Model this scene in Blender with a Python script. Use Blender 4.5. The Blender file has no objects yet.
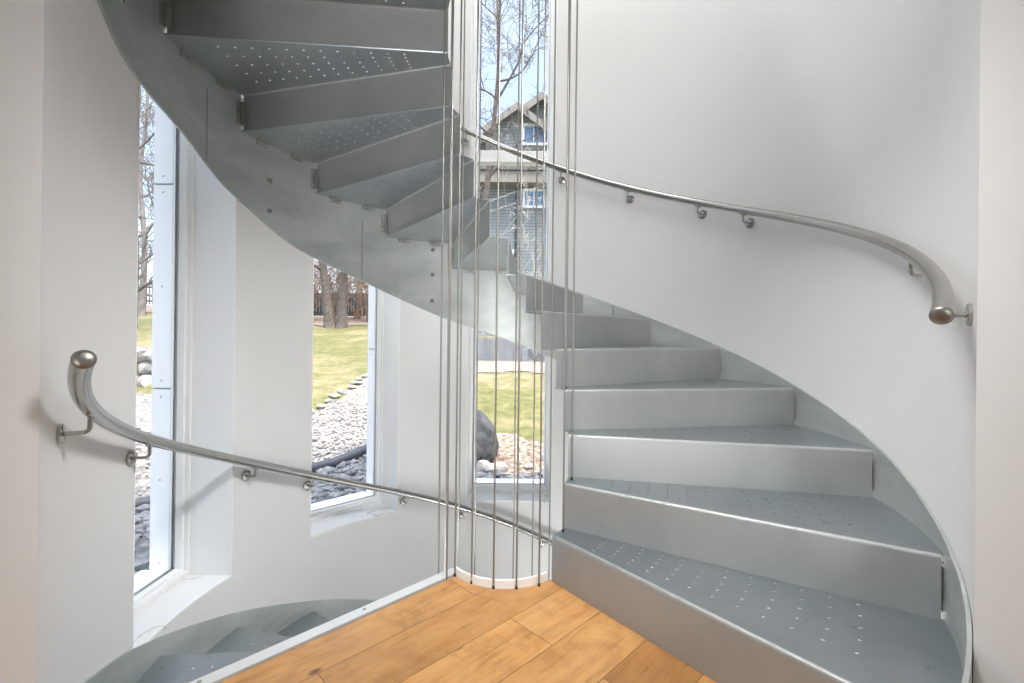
import bpy, bmesh, math, random
from mathutils import Vector, Matrix
from mathutils.geometry import delaunay_2d_cdt

scene = bpy.context.scene
COL = scene.collection
PI = math.pi
rad = math.radians
random.seed(7)

# ------------------------------------------------------------------ measures
S = 0.18                                   # rise of one step
CI = (-0.0207, 2.0030)                     # centre of the open eye of the stair
CO = (-0.0072, 2.0013)                     # centre of the round wall
RI, RO = 0.2684, 1.4138                    # inner end of steps, inside face of stringer
RW = 1.424                                 # plaster wall radius
ROUT = 1.80                                # outside face of the tower wall
T0, DT, AO = -65.39, 19.4602, -2.2228      # riser angles
CAM_Z = 0.96183
F_PX, ROLL, HY = 462.54, 0.0117, 334.9755
GZ = -0.5
def ang_in(k): return rad(T0 + DT * k)
def ang_out(k):
    d = 0.0
    for (a, b), (c, e) in zip(((0.0, -2.6), (1.0, -2.6), (2.0, -1.65), (3.0, -0.6), (4.2, 0.0)), ((1.0, -2.6), (2.0, -1.65), (3.0, -0.6), (4.2, 0.0), (99, 0.0))):
        if a <= k <= c: d = b + (e - b) * (k - a) / (c - a)
    return rad(T0 + AO + DT * k + d)
def pin(k, r=RI): a = ang_in(k); return Vector((CI[0] + r * math.cos(a), CI[1] + r * math.sin(a)))
def pout(k, r=RO): a = ang_out(k); return Vector((CO[0] + r * math.cos(a), CO[1] + r * math.sin(a)))
def pol(deg, r, z=0.0, c=CO): a = rad(deg); return Vector((c[0] + r * math.cos(a), c[1] + r * math.sin(a), z))
def tab(t, x):
    if x <= t[0][0]: return t[0][1]
    for (a, b), (c, d) in zip(t, t[1:]):
        if x <= c:
            w = (x - a) / (c - a); w = w * w * (3 - 2 * w)
            return b + (d - b) * w
    return t[-1][1]

# ------------------------------------------------------------------ objects
def tag(o, label=None, cat=None, group=None, kind=None):
    if label: o['label'] = label
    if cat: o['category'] = cat
    if group: o['group'] = group
    if kind: o['kind'] = kind
    return o
def empty(name, loc=(0, 0, 0)):
    o = bpy.data.objects.new(name, None); o.location = loc
    o.empty_display_size = 0.05
    COL.objects.link(o); return o
def link(name, bm, mat, parent=None, smooth=None):
    bmesh.ops.recalc_face_normals(bm, faces=bm.faces)
    me = bpy.data.meshes.new(name); bm.to_mesh(me); bm.free()
    me.materials.append(mat)
    if smooth is not None:
        me.polygons.foreach_set('use_smooth', [True] * len(me.polygons))
        me.set_sharp_from_angle(angle=rad(smooth))
    o = bpy.data.objects.new(name, me); COL.objects.link(o)
    if parent is not None:
        o.parent = parent
        w = Vector((0, 0, 0)); p = parent
        while p is not None: w += p.location; p = p.parent
        o.location = -w                      # meshes are written in world metres
    return o
def new(): return bmesh.new()
def box(bm, lo, hi, M=None):
    vs = []
    for z in (lo[2], hi[2]):
        for (x, y) in ((lo[0], lo[1]), (hi[0], lo[1]), (hi[0], hi[1]), (lo[0], hi[1])):
            v = Vector((x, y, z)); vs.append(bm.verts.new(M @ v if M else v))
    for f in ((0, 3, 2, 1), (4, 5, 6, 7), (0, 1, 5, 4), (1, 2, 6, 5), (2, 3, 7, 6), (3, 0, 4, 7)):
        bm.faces.new([vs[i] for i in f])
    return vs
def bevel_box(bm, lo, hi, M=None, w=0.002, seg=2):
    b = bmesh.new(); box(b, lo, hi)
    bmesh.ops.bevel(b, geom=b.edges[:], offset=w, segments=seg, affect='EDGES', profile=0.5)
    if M: bmesh.ops.transform(b, matrix=M, verts=b.verts)
    me = bpy.data.meshes.new('tmp'); b.to_mesh(me); b.free(); bm.from_mesh(me); bpy.data.meshes.remove(me)
def prism(bm, pts, z0, z1):
    lo = [bm.verts.new((p[0], p[1], z0)) for p in pts]; hi = [bm.verts.new((p[0], p[1], z1)) for p in pts]
    n = len(pts)
    bm.faces.new(lo[::-1]); bm.faces.new(hi)
    for i in range(n): bm.faces.new((lo[i], lo[(i + 1) % n], hi[(i + 1) % n], hi[i]))
def tube(bm, pts, radii, n=12, cap=True, dome=0.0):
    pts = [Vector(p) for p in pts]
    if not isinstance(radii, (list, tuple)): radii = [radii] * len(pts)
    rings = []; u = None
    for i, p in enumerate(pts):
        t = (pts[min(i + 1, len(pts) - 1)] - pts[max(i - 1, 0)])
        if t.length < 1e-9: t = Vector((0, 0, 1))
        t.normalize()
        if u is None:
            u = t.cross(Vector((0, 0, 1)))
            if u.length < 1e-3: u = t.cross(Vector((1, 0, 0)))
        u = (u - t * u.dot(t)); u.normalize(); v = t.cross(u)
        rings.append([bm.verts.new(p + (u * math.cos(2 * PI * j / n) + v * math.sin(2 * PI * j / n)) * radii[i]) for j in range(n)])
    for a, b in zip(rings, rings[1:]):
        for j in range(n): bm.faces.new((a[j], a[(j + 1) % n], b[(j + 1) % n], b[j]))
    if cap:
        for ring, sgn, (p, q) in ((rings[0], -1, (pts[0], pts[1])), (rings[-1], 1, (pts[-1], pts[-2]))):
            d = (p - q).normalized() * dome
            c = bm.verts.new(p + d)
            for j in range(n):
                a, b = ring[j], ring[(j + 1) % n]
                bm.faces.new((b, a, c) if sgn < 0 else (a, b, c))
def disc(bm, c, axis, r, th, n=24, bev=0.15):
    axis = Vector(axis).normalized(); c = Vector(c)
    tube(bm, [c, c + axis * th * (1 - bev), c + axis * th], [r, r, r * (1 - bev * 0.5)], n=n)
def catmull(P, n):
    out = []; P = [Vector(p) for p in P]
    for i in range(len(P) - 1):
        a, b, c, d = P[max(i - 1, 0)], P[i], P[i + 1], P[min(i + 2, len(P) - 1)]
        for j in range(n):
            t = j / n
            out.append(0.5 * (2 * b + (c - a) * t + (2 * a - 5 * b + 4 * c - d) * t * t + (3 * b - a - 3 * c + d) * t ** 3))
    out.append(P[-1]); return out

# ------------------------------------------------------------------ materials
class NT:
    def __init__(s, name):
        s.m = bpy.data.materials.new(name); s.m.use_nodes = True
        s.t = s.m.node_tree; s.b = s.t.nodes['Principled BSDF']
    def n(s, ty, **kw):
        x = s.t.nodes.new(ty)
        for k, v in kw.items(): setattr(x, k, v)
        return x
    def l(s, a, b): s.t.links.new(a, b)
    def coord(s, scale=(1, 1, 1), rot=(0, 0, 0), loc=(0, 0, 0)):
        g = s.n('ShaderNodeNewGeometry'); mp = s.n('ShaderNodeMapping')
        mp.inputs['Scale'].default_value = scale; mp.inputs['Rotation'].default_value = rot; mp.inputs['Location'].default_value = loc
        s.l(g.outputs['Position'], mp.inputs['Vector']); return mp.outputs['Vector']
    def noise(s, vec, scale, detail=4, rough=0.55, dist=0.0):
        x = s.n('ShaderNodeTexNoise'); x.inputs['Scale'].default_value = scale
        x.inputs['Detail'].default_value = detail; x.inputs['Roughness'].default_value = rough; x.inputs['Distortion'].default_value = dist
        s.l(vec, x.inputs['Vector']); return x.outputs['Fac']
    def ramp(s, fac, stops):
        r = s.n('ShaderNodeValToRGB'); e = r.color_ramp.elements
        while len(e) < len(stops): e.new(0.5)
        for el, (p, c) in zip(e, stops):
            el.position = p; el.color = (c[0], c[1], c[2], 1)
        s.l(fac, r.inputs['Fac']); return r.outputs['Color']
    def mr(s, fac, a, b, lo=0.0, hi=1.0):
        r = s.n('ShaderNodeMapRange'); r.inputs['From Min'].default_value = lo; r.inputs['From Max'].default_value = hi
        r.inputs['To Min'].default_value = a; r.inputs['To Max'].default_value = b
        s.l(fac, r.inputs['Value']); return r.outputs['Result']
    def bump(s, h, strength=0.1, dist=0.01):
        b = s.n('ShaderNodeBump'); b.inputs['Strength'].default_value = strength; b.inputs['Distance'].default_value = dist
        s.l(h, b.inputs['Height']); s.l(b.outputs['Normal'], s.b.inputs['Normal'])
    def mix(s, fac, a, b, mode='MIX'):
        x = s.n('ShaderNodeMix', data_type='RGBA', blend_type=mode)
        if hasattr(fac, 'links'): s.l(fac, x.inputs[0])
        else: x.inputs[0].default_value = fac
        for v, i in ((a, 6), (b, 7)):
            if hasattr(v, 'links'): s.l(v, x.inputs[i])
            else: x.inputs[i].default_value = (*v, 1)
        return x.outputs[2]
    def set(s, **kw):
        for k, v in kw.items():
            i = s.b.inputs[k.replace('_', ' ')]
            if hasattr(v, 'links'): s.l(v, i)
            else: i.default_value = (*v, 1) if isinstance(v, tuple) and len(v) == 3 else v
        return s

def plain(name, c, rough=0.5, metal=0.0, var=0.06, scale=30, bump=0.0):
    k = NT(name); v = k.coord(); f = k.noise(v, scale)
    lo = tuple(x * (1 - var) for x in c); hi = tuple(min(1, x * (1 + var)) for x in c)
    k.set(Base_Color=k.ramp(f, [(0.3, lo), (0.7, hi)]), Roughness=rough, Metallic=metal)
    if bump: k.bump(f, bump, 0.004)
    return k.m
def steel(name, lo, hi, r0, r1, metal=1.0, streak=(1, 1, 1), bump=0.02):
    k = NT(name); v = k.coord(scale=streak)
    big = k.noise(v, 2.2, 5, 0.6, 0.6); fine = k.noise(v, 26, 4, 0.65)
    f = k.mr(big, 0, 1, 0.3, 0.7)
    k.set(Base_Color=k.mix(0.25, k.ramp(f, [(0.1, lo), (0.9, hi)]), k.ramp(fine, [(0.3, lo), (0.7, hi)])), Metallic=metal,
          Roughness=k.mr(fine, r0, r1, 0.3, 0.7))
    if bump: k.bump(fine, bump, 0.002)
    return k.m
M = {}
M['plaster'] = plain('plaster', (0.745, 0.735, 0.725), 0.75, var=0.012, scale=3)
M['white'] = plain('white_paint', (0.92, 0.92, 0.915), 0.45, var=0.01, scale=6)
M['board'] = plain('white_board', (0.91, 0.90, 0.89), 0.4, var=0.01, scale=6)
M['gasket'] = plain('black_gasket', (0.035, 0.035, 0.04), 0.5)
M['grey_gasket'] = plain('grey_gasket', (0.36, 0.36, 0.37), 0.5)
M['steel'] = steel('blasted_steel', (0.325, 0.343, 0.345), (0.405, 0.415, 0.41), 0.42, 0.54, metal=0.45)
M['tread'] = steel('tread_steel', (0.31, 0.348, 0.37), (0.39, 0.42, 0.432), 0.27, 0.36, metal=0.8)
M['steel_string'] = steel('stringer_steel', (0.43, 0.46, 0.448), (0.63, 0.652, 0.632), 0.36, 0.5, streak=(1, 1, 2.2), metal=0.6)
M['bolt'] = plain('bolt_steel', (0.62, 0.62, 0.58), 0.28, 1.0)
M['clip'] = plain('clip_steel', (0.40, 0.41, 0.385), 0.4, 0.8)
M['splice'] = plain('splice_bolt_steel', (0.34, 0.34, 0.30), 0.35, 1.0)
M['rail'] = steel('brushed_stainless', (0.40, 0.385, 0.36), (0.50, 0.485, 0.46), 0.21, 0.27, streak=(1, 1, 1), bump=0)
M['cap'] = plain('cap_steel', (0.30, 0.28, 0.25), 0.42, 1.0)
M['cable'] = plain('cable_steel', (0.34, 0.325, 0.30), 0.48, 1.0, var=0.1, scale=200)
M['strip'] = steel('galvanised_strip', (0.76, 0.775, 0.78), (0.86, 0.865, 0.865), 0.42, 0.5, metal=0.3)

def m_marble():
    k = NT('marble'); v = k.coord(loc=(3, 1, 2))
    w = k.noise(v, 1.7, 5, 0.5, 1.0)
    a = k.n('ShaderNodeMath', operation='SUBTRACT'); a.inputs[1].default_value = 0.5; k.l(w, a.inputs[0])
    b = k.n('ShaderNodeMath', operation='ABSOLUTE'); k.l(a.outputs[0], b.inputs[0])
    k.set(Base_Color=k.ramp(b.outputs[0], [(0.0, (0.60, 0.58, 0.55)), (0.009, (0.84, 0.835, 0.825)), (0.2, (0.87, 0.87, 0.865))]), Roughness=0.22)
    return k.m
M['marble'] = m_marble()

def m_wood():
    k = NT('oak_planks')
    ang = rad(44.2)
    g = k.n('ShaderNodeNewGeometry'); mp = k.n('ShaderNodeMapping')
    mp.inputs['Rotation'].default_value = (0, 0, -ang)
    k.l(g.outputs['Position'], mp.inputs['Vector'])
    ad = k.n('ShaderNodeVectorMath', operation='ADD'); ad.inputs[1].default_value = (9.751, 10.0 * 0.188 - 0.746 + 0.0, 0.0)
    k.l(mp.outputs['Vector'], ad.inputs[0]); P = ad.outputs[0]
    br = k.n('ShaderNodeTexBrick'); br.offset = 0.37; br.offset_frequency = 2; br.squash = 1.0
    for nm, val in (('Scale', 1.0), ('Mortar Size', 0.0011), ('Mortar Smooth', 0.15), ('Bias', 0.0), ('Brick Width', 1.55), ('Row Height', 0.188)):
        br.inputs[nm].default_value = val
    br.inputs['Color1'].default_value = (0, 0, 0, 1); br.inputs['Color2'].default_value = (1, 1, 1, 1); br.inputs['Mortar'].default_value = (0.5, 0.5, 0.5, 1)
    k.l(P, br.inputs['Vector'])
    sp = k.n('ShaderNodeMapping'); sp.inputs['Scale'].default_value = (1.6, 22, 1)
    # shift the grain per board
    tint = br.outputs['Color']
    off = k.n('ShaderNodeVectorMath', operation='MULTIPLY'); off.inputs[1].default_value = (7.3, 5.1, 3.0); k.l(tint, off.inputs[0])
    ad2 = k.n('ShaderNodeVectorMath', operation='ADD'); k.l(P, ad2.inputs[0]); k.l(off.outputs[0], ad2.inputs[1])
    k.l(ad2.outputs[0], sp.inputs['Vector'])
    grain = k.noise(sp.outputs[0], 2.4, 8, 0.62, 0.9)
    sp2 = k.n('ShaderNodeMapping'); sp2.inputs['Scale'].default_value = (2.2, 7, 1); k.l(ad2.outputs[0], sp2.inputs['Vector'])
    cloud = k.noise(sp2.outputs[0], 1.6, 4, 0.6, 0.5)
    vo = k.n('ShaderNodeTexVoronoi'); vo.inputs['Scale'].default_value = 5.0; vo.inputs['Randomness'].default_value = 1.0
    kn = k.n('ShaderNodeMapping'); kn.inputs['Scale'].default_value = (0.55, 1.0, 1); k.l(ad2.outputs[0], kn.inputs['Vector']); k.l(kn.outputs[0], vo.inputs['Vector'])
    base = k.ramp(grain, [(0.28, (0.46, 0.215, 0.066)), (0.5, (0.61, 0.305, 0.102)), (0.72, (0.70, 0.38, 0.14))])
    base = k.mix(k.mr(cloud, 0.0, 0.55, 0.35, 0.75), base, (0.84, 0.50, 0.215))
    tv = k.ramp(tint, [(0.0, (0.74, 0.66, 0.60)), (0.5, (1, 1, 1)), (1.0, (1.08, 1.06, 1.02))])
    base = k.mix(1.0, base, tv, 'MULTIPLY')
    mot = k.noise(ad2.outputs[0], 7.5, 5, 0.6, 0.4)
    base = k.mix(0.8, base, k.ramp(mot, [(0.32, (0.74, 0.68, 0.62)), (0.5, (1, 1, 1)), (0.7, (1.08, 1.07, 1.05))]), 'MULTIPLY')
    knot = k.ramp(vo.outputs['Distance'], [(0.0, (0.15, 0.13, 0.12)), (0.035, (0.30, 0.26, 0.24)), (0.07, (1, 1, 1))])
    base = k.mix(0.9, base, knot, 'MULTIPLY')
    base = k.mix(br.outputs['Fac'], base, (0.10, 0.05, 0.02))
    k.set(Base_Color=base, Roughness=k.mr(grain, 0.24, 0.38, 0.2, 0.8))
    k.bump(grain, 0.06, 0.004)
    return k.m
M['wood'] = m_wood()

def m_glass():
    m = bpy.data.materials.new('window_glass'); m.use_nodes = True; t = m.node_tree
    for n in list(t.nodes): t.nodes.remove(n)
    o = t.nodes.new('ShaderNodeOutputMaterial'); tr = t.nodes.new('ShaderNodeBsdfTransparent'); gl = t.nodes.new('ShaderNodeBsdfGlossy')
    tr.inputs['Color'].default_value = (0.985, 0.992, 0.99, 1)
    gl.inputs['Roughness'].default_value = 0.0
    fr = t.nodes.new('ShaderNodeFresnel'); fr.inputs['IOR'].default_value = 1.2
    mx = t.nodes.new('ShaderNodeMixShader')
    t.links.new(fr.outputs[0], mx.inputs[0]); t.links.new(tr.outputs[0], mx.inputs[1]); t.links.new(gl.outputs[0], mx.inputs[2]); t.links.new(mx.outputs[0], o.inputs[0])
    return m
M['glass'] = m_glass()
M['dark_glass'] = plain('house_glass', (0.16, 0.27, 0.42), 0.08, 0.0)

def m_two(name, a, b, scale, rough=0.9, c=None, detail=6, bump=0.0, lo=0.35, hi=0.65):
    k = NT(name); v = k.coord(); f = k.noise(v, scale, detail, 0.65)
    stops = [(lo, a), (hi, b)] if c is None else [(lo, a), ((lo + hi) / 2, b), (hi, c)]
    col = k.ramp(f, stops)
    k.set(Base_Color=col, Roughness=rough)
    if bump: k.bump(f, bump, 0.05)
    return k
def m_lawn():
    k = NT('lawn'); v = k.coord(); f = k.noise(v, 6, 9, 0.8); g = k.noise(v, 0.7, 6, 0.65)
    a = k.ramp(f, [(0.3, (0.055, 0.058, 0.014)), (0.5, (0.13, 0.128, 0.037)), (0.7, (0.25, 0.22, 0.095))])
    b = k.ramp(f, [(0.3, (0.13, 0.11, 0.045)), (0.7, (0.31, 0.26, 0.14))])
    k.set(Base_Color=k.mix(k.mr(g, 0, 1, 0.46, 0.6), a, b), Roughness=0.95); k.bump(f, 0.5, 0.03)
    return k.m
M['lawn'] = m_lawn()
def m_gravel(name, c0, c1, c2):
    k = NT(name); v = k.coord(); vo = k.n('ShaderNodeTexVoronoi'); vo.inputs['Scale'].default_value = 17; k.l(v, vo.inputs['Vector'])
    sep = k.n('ShaderNodeSeparateColor'); k.l(vo.outputs['Color'], sep.inputs[0])
    col = k.ramp(sep.outputs[0], [(0.0, c0), (0.45, c1), (1.0, c2)])
    edge = k.ramp(vo.outputs['Distance'], [(0.3, (1, 1, 1)), (0.75, (0.3, 0.28, 0.26))])
    k.set(Base_Color=k.mix(0.85, col, edge, 'MULTIPLY'), Roughness=0.9)
    k.bump(vo.outputs['Distance'], -0.9, 0.03)
    return k.m
M['gravel'] = m_gravel('pale_gravel', (0.20, 0.185, 0.16), (0.32, 0.30, 0.265), (0.46, 0.43, 0.385))
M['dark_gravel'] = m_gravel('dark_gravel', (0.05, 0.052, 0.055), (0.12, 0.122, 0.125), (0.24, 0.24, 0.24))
M['stone'] = m_two('stone', (0.14, 0.135, 0.13), (0.33, 0.315, 0.295), 5, 0.9, c=(0.42, 0.37, 0.31), bump=0.4).m
M['darkstone'] = m_two('dark_stone', (0.03, 0.03, 0.031), (0.11, 0.11, 0.108), 9, 0.9, bump=0.5).m
M['pebble'] = m_two('pebble', (0.18, 0.165, 0.145), (0.44, 0.41, 0.37), 9, 0.9).m
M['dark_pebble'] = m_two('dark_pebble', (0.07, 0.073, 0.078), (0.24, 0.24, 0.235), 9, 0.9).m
M['mulch'] = m_two('mulch', (0.09, 0.058, 0.036), (0.26, 0.19, 0.13), 16, 0.95, c=(0.46, 0.41, 0.35), bump=0.6).m
M['leaf_litter'] = m_two('leaf_litter', (0.19, 0.135, 0.10), (0.34, 0.265, 0.21), 6, 0.95, bump=0.4).m
M['asphalt'] = m_two('asphalt', (0.04, 0.041, 0.044), (0.075, 0.075, 0.08), 20, 0.9).m
M['plastic'] = plain('black_edging', (0.035, 0.037, 0.045), 0.5)
M['bark'] = m_two('bark', (0.085, 0.07, 0.06), (0.21, 0.175, 0.155), 12, 0.9, bump=0.5).m
M['bark_pale'] = m_two('pale_bark', (0.18, 0.16, 0.145), (0.33, 0.30, 0.275), 6, 0.9, bump=0.3).m
M['twig'] = m_two('brown_twig', (0.18, 0.125, 0.09), (0.36, 0.26, 0.195), 4, 0.9).m
M['twig_pale'] = m_two('pale_twig', (0.36, 0.33, 0.29), (0.52, 0.48, 0.43), 4, 0.9).m
M['fence'] = plain('fence_grey', (0.09, 0.092, 0.10), 0.8, var=0.2, scale=8)
M['fence_black'] = plain('fence_black', (0.05, 0.05, 0.05), 0.7)
def m_siding(name, c, pitch=0.115):
    k = NT(name); g = k.n('ShaderNodeNewGeometry'); sx = k.n('ShaderNodeSeparateXYZ'); k.l(g.outputs['Position'], sx.inputs[0])
    d = k.n('ShaderNodeMath', operation='DIVIDE'); d.inputs[1].default_value = pitch; k.l(sx.outputs['Z'], d.inputs[0])
    fr = k.n('ShaderNodeMath', operation='FRACT'); k.l(d.outputs[0], fr.inputs[0])
    dk = tuple(x * 0.4 for x in c)
    k.set(Base_Color=k.ramp(fr.outputs[0], [(0.0, dk), (0.38, c), (1.0, tuple(x * 1.08 for x in c))]), Roughness=0.7)
    k.bump(fr.outputs[0], -0.4, 0.02)
    return k.m
M['siding'] = m_siding('siding', (0.23, 0.255, 0.26))
M['shingle'] = m_two('shingle', (0.11, 0.105, 0.105), (0.21, 0.20, 0.19), 22, 0.9).m
M['soffit'] = plain('cream_trim', (0.27, 0.245, 0.205), 0.6)
M['slab'] = plain('slab_concrete', (0.6, 0.59, 0.57), 0.8)

# ------------------------------------------------------------------ the tower
WIN = [('window_1', 179.0, 0.2985), ('window_2', 134.75, 0.2985), ('window_3', 90.1, 0.315)]
SILL_Z, HEAD_Z, TOP_Z, BOT_Z = -0.262, 4.3, 4.8, -2.7
A_R, A_L = -45.4, 225.4
def jamb(c, hw, r, s):                        # jambs run straight out along the window's own axis
    return c + s * math.degrees(math.asin(hw / r))
def arc(a0, a1, r, n=None):
    n = n or max(2, int(abs(a1 - a0) / 1.5) + 1)
    return [pol(a0 + (a1 - a0) * i / (n - 1), r).to_2d() for i in range(n)]
bm = new()
ws = sorted(WIN, key=lambda w: w[1])
edges_i = [A_R]; edges_o = [A_R]
for nme, c, hw in ws:
    edges_i += [jamb(c, hw, RW, -1), jamb(c, hw, RW, 1)]; edges_o += [jamb(c, hw, ROUT, -1), jamb(c, hw, ROUT, 1)]
edges_i.append(A_L); edges_o.append(A_L)
for i in range(0, len(edges_i), 2):
    prism(bm, arc(edges_i[i], edges_i[i + 1], RW) + arc(edges_o[i], edges_o[i + 1], ROUT)[::-1], BOT_Z, TOP_Z)
for i in range(1, len(edges_i) - 1, 2):
    P = arc(edges_i[i], edges_i[i + 1], RW) + arc(edges_o[i], edges_o[i + 1], ROUT)[::-1]
    prism(bm, P, BOT_Z, SILL_Z - 0.015); prism(bm, P, HEAD_Z, TOP_Z)
tag(link('wall_round', bm, M['plaster'], smooth=25), kind='structure')

XR, XL, YB = pol(A_R, RW).x, pol(A_L, RW).x, -3.2
YC = pol(A_R, RW).y
for nme, x0, x1 in (('wall_right', XR, XR + 0.3), ('wall_left', XL - 0.3, XL)):
    bm = new(); box(bm, (x0, YB, BOT_Z), (x1, YC - 0.0005, TOP_Z)); tag(link(nme, bm, M['plaster']), kind='structure')
bm = new(); box(bm, (XL - 0.3, YB - 0.2, BOT_Z), (XR + 0.3, YB - 0.0005, TOP_Z)); tag(link('wall_rear', bm, M['plaster']), kind='structure')

# floor of the landing: boards, bounded by the stair openings
P_L = Vector((-0.205, 1.853)); P_R = Vector((0.158, 1.806))
arcf = [Vector((CI[0] + 0.252 * math.cos(rad(a)), CI[1] + 0.252 * math.sin(rad(a)))) for a in range(220, 313, 4)]
dl = (Vector((-0.793, 1.266)) - P_L).normalized(); dr = (Vector((0.632, 1.288)) - Vector((0.167, 1.797))).normalized()
pl_end = P_L + dl * 1.118; pr_end = Vector((0.158, 1.806)) + dr * 1.19
nl = Vector((-dl.y, dl.x));  nl = nl if nl.x < 0 else -nl            # toward the lower flight
nr = Vector((0.74, 0.67))
fl = [pl_end] + arcf + [P_R + nr * 0.02, pr_end + nr * 0.02, Vector((XR, 0.9)), Vector((XR, YB)), Vector((XL, YB)), Vector((XL, pl_end.y - 0.02))]
bm = new(); prism(bm, fl, -0.02, 0.0); tag(link('floor', bm, M['wood']), kind='structure')
bm = new(); prism(bm, fl, -0.25, -0.0205); tag(link('floor_slab', bm, M['slab']), kind='structure')
bm = new(); box(bm, (XL - 0.3, YB, BOT_Z - 0.1), (XR + 0.5, 3.9, BOT_Z)); tag(link('floor_lower', bm, M['slab']), kind='structure')
# ceiling of the room (underside of the next landing) and of the tower
fl2 = [pl_end] + arcf + [P_R, pr_end, Vector((XR, 0.9)), Vector((XR, YB)), Vector((XL, YB)), Vector((XL, pl_end.y - 0.02))]
bm = new(); prism(bm, fl2, 2.62, 2.7); tag(link('ceiling', bm, M['plaster']), kind='structure')
bm = new(); box(bm, (XL - 0.3, YB - 0.2, TOP_Z), (XR + 0.3, 1.0, TOP_Z + 0.1))
prism(bm, arc(A_R, A_L, ROUT), TOP_Z, TOP_Z + 0.1)
tag(link('ceiling_tower', bm, M['plaster']), kind='structure')

# upright white curb round the eye of the stair
bm = new()
ro_, ri_ = 0.2515, 0.240
aa = [218 + (313 - 218) * i / 40 for i in range(41)]
P = [(CI[0] + ro_ * math.cos(rad(a)), CI[1] + ro_ * math.sin(rad(a))) for a in aa] + [(CI[0] + ri_ * math.cos(rad(a)), CI[1] + ri_ * math.sin(rad(a))) for a in aa[::-1]]
prism(bm, P, -0.25, 0.031)
tag(link('trim_1', bm, M['white'], smooth=30), kind='structure')

# ------------------------------------------------------------------ windows
D_FRAME, D_GLASS, D_OUT = 1.604, 1.672, 1.785
def make_window(name, c, hw, joints, transom=None):
    Z = rad(c)
    R = Matrix.Translation((CO[0], CO[1], 0)) @ Matrix.Rotation(Z, 4, 'Z')   # +X runs outward
    root = empty(name, (pol(c, D_FRAME, SILL_Z))); tag(root, kind='structure')
    # marble sill
    bm = new()
    th0 = math.asin(hw / RW)
    pts = [Vector((RW * math.cos(th0 * (i / 8 - 1)) - 0.002, RW * math.sin(th0 * (i / 8 - 1)), 0)) for i in range(17)]
    pts = [R @ p for p in pts] + [R @ Vector((D_FRAME + 0.03, hw, 0)), R @ Vector((D_FRAME + 0.03, -hw, 0))]
    prism(bm, [(p.x, p.y) for p in pts], SILL_Z - 0.0145, SILL_Z)
    link('sill', bm, M['marble'], root)
    e = 0.0004
    # white lining of the reveal
    for s in (-1, 1):
        bm = new(); y0, y1 = sorted((s * (hw - e), s * (hw - 0.004)))
        box(bm, (RW * math.cos(th0) - 0.0015, y0, SILL_Z + 0.0005), (D_FRAME - 0.0005, y1, HEAD_Z - 0.001), R)
        link('reveal_panel', bm, M['white'], root)
    # inner frame: stepped bars
    bm = new()
    for (d0, d1, w) in ((D_FRAME, D_GLASS - 0.02, 0.016), (D_FRAME + 0.022, D_GLASS - 0.0115, 0.03)):
        for s in (-1, 1):
            y0, y1 = sorted((s * (hw - e), s * (hw - w)))
            box(bm, (d0, y0, SILL_Z), (d1, y1, HEAD_Z), R)
        box(bm, (d0, -hw + w, SILL_Z), (d1, hw - w, SILL_Z + w + 0.012), R)
        box(bm, (d0, -hw + w, HEAD_Z - w), (d1, hw - w, HEAD_Z), R)
    link('frame', bm, M['white'], root)
    for gname, d0, d1, gm in (('gasket', D_GLASS - 0.011, D_GLASS - 0.006, 'grey_gasket'), ('spacer', D_GLASS + 0.0065, D_GLASS + 0.0155, 'board')):
        bm = new(); w = 0.0325
        for s in (-1, 1):
            y0, y1 = sorted((s * (hw - e), s * (hw - w)))
            box(bm, (d0, y0, SILL_Z), (d1, y1, HEAD_Z), R)
        box(bm, (d0, -hw + w, SILL_Z), (d1, hw - w, SILL_Z + w + 0.012), R)
        link(gname, bm, M[gm], root)
    bm = new(); box(bm, (D_GLASS - 0.005, -hw + 0.02, SILL_Z + 0.02), (D_GLASS + 0.005, hw - 0.02, HEAD_Z - 0.02), R)
    link('glass_pane', bm, M['glass'], root)
    # outer jamb boards with butt joints, screwed on
    zs = [SILL_Z + 0.03] + sorted(joints) + [HEAD_Z]
    for s in (-1, 1):
        for z0, z1 in zip(zs, zs[1:]):
            bm = new()
            y0, y1 = sorted((s * (hw - e), s * (hw - 0.034)))
            box(bm, (D_GLASS + 0.016, y0, z0 + 0.005), (D_OUT, y1, z1 - 0.005), R)
            b = link('jamb_board', bm, M['board'], root)
            bm = new()
            n = max(1, int((z1 - z0) / 0.36))
            for i in range(n + 1):
                zz = z0 + 0.04 + (z1 - z0 - 0.08) * i / n
                cpt = R @ Vector((D_GLASS + 0.065, s * (hw - 0.0335), zz))
                ax = R.to_3x3() @ Vector((0, -s, 0))
                disc(bm, cpt, ax, 0.0048, 0.0015, n=10)
            link('screws', bm, M['grey_gasket'], b)
    bm = new(); box(bm, (D_GLASS + 0.016, -hw + 0.034, SILL_Z - 0.01), (D_OUT + 0.04, hw - 0.034, SILL_Z + 0.034), R)
    link('outer_sill', bm, M['board'], root)
    bm = new()                                   # dark backing seen in the joints
    for s in (-1, 1):
        y0, y1 = sorted((s * (hw - e), s * (hw - 0.02)))
        box(bm, (D_GLASS + 0.016, y0, SILL_Z + 0.04), (D_OUT - 0.006, y1, HEAD_Z - 0.01), R)
    link('joint_backing', bm, M['grey_gasket'], root)
    if transom:
        bm = new(); bevel_box(bm, (D_GLASS - 0.02, -hw + 0.03, transom[0]), (D_GLASS + 0.08, hw - 0.03, transom[1]), R, 0.003)
        bevel_box(bm, (D_GLASS - 0.03, -hw + 0.03, transom[0] - 0.012), (D_GLASS + 0.05, hw - 0.03, transom[0] - 0.0005), R, 0.002)
        link('transom', bm, M['white'], root)
    return root
make_window('window_1', 179.0, 0.2985, [0.675, 1.69])
make_window('window_2', 134.75, 0.2985, [0.845, 1.9])
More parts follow.
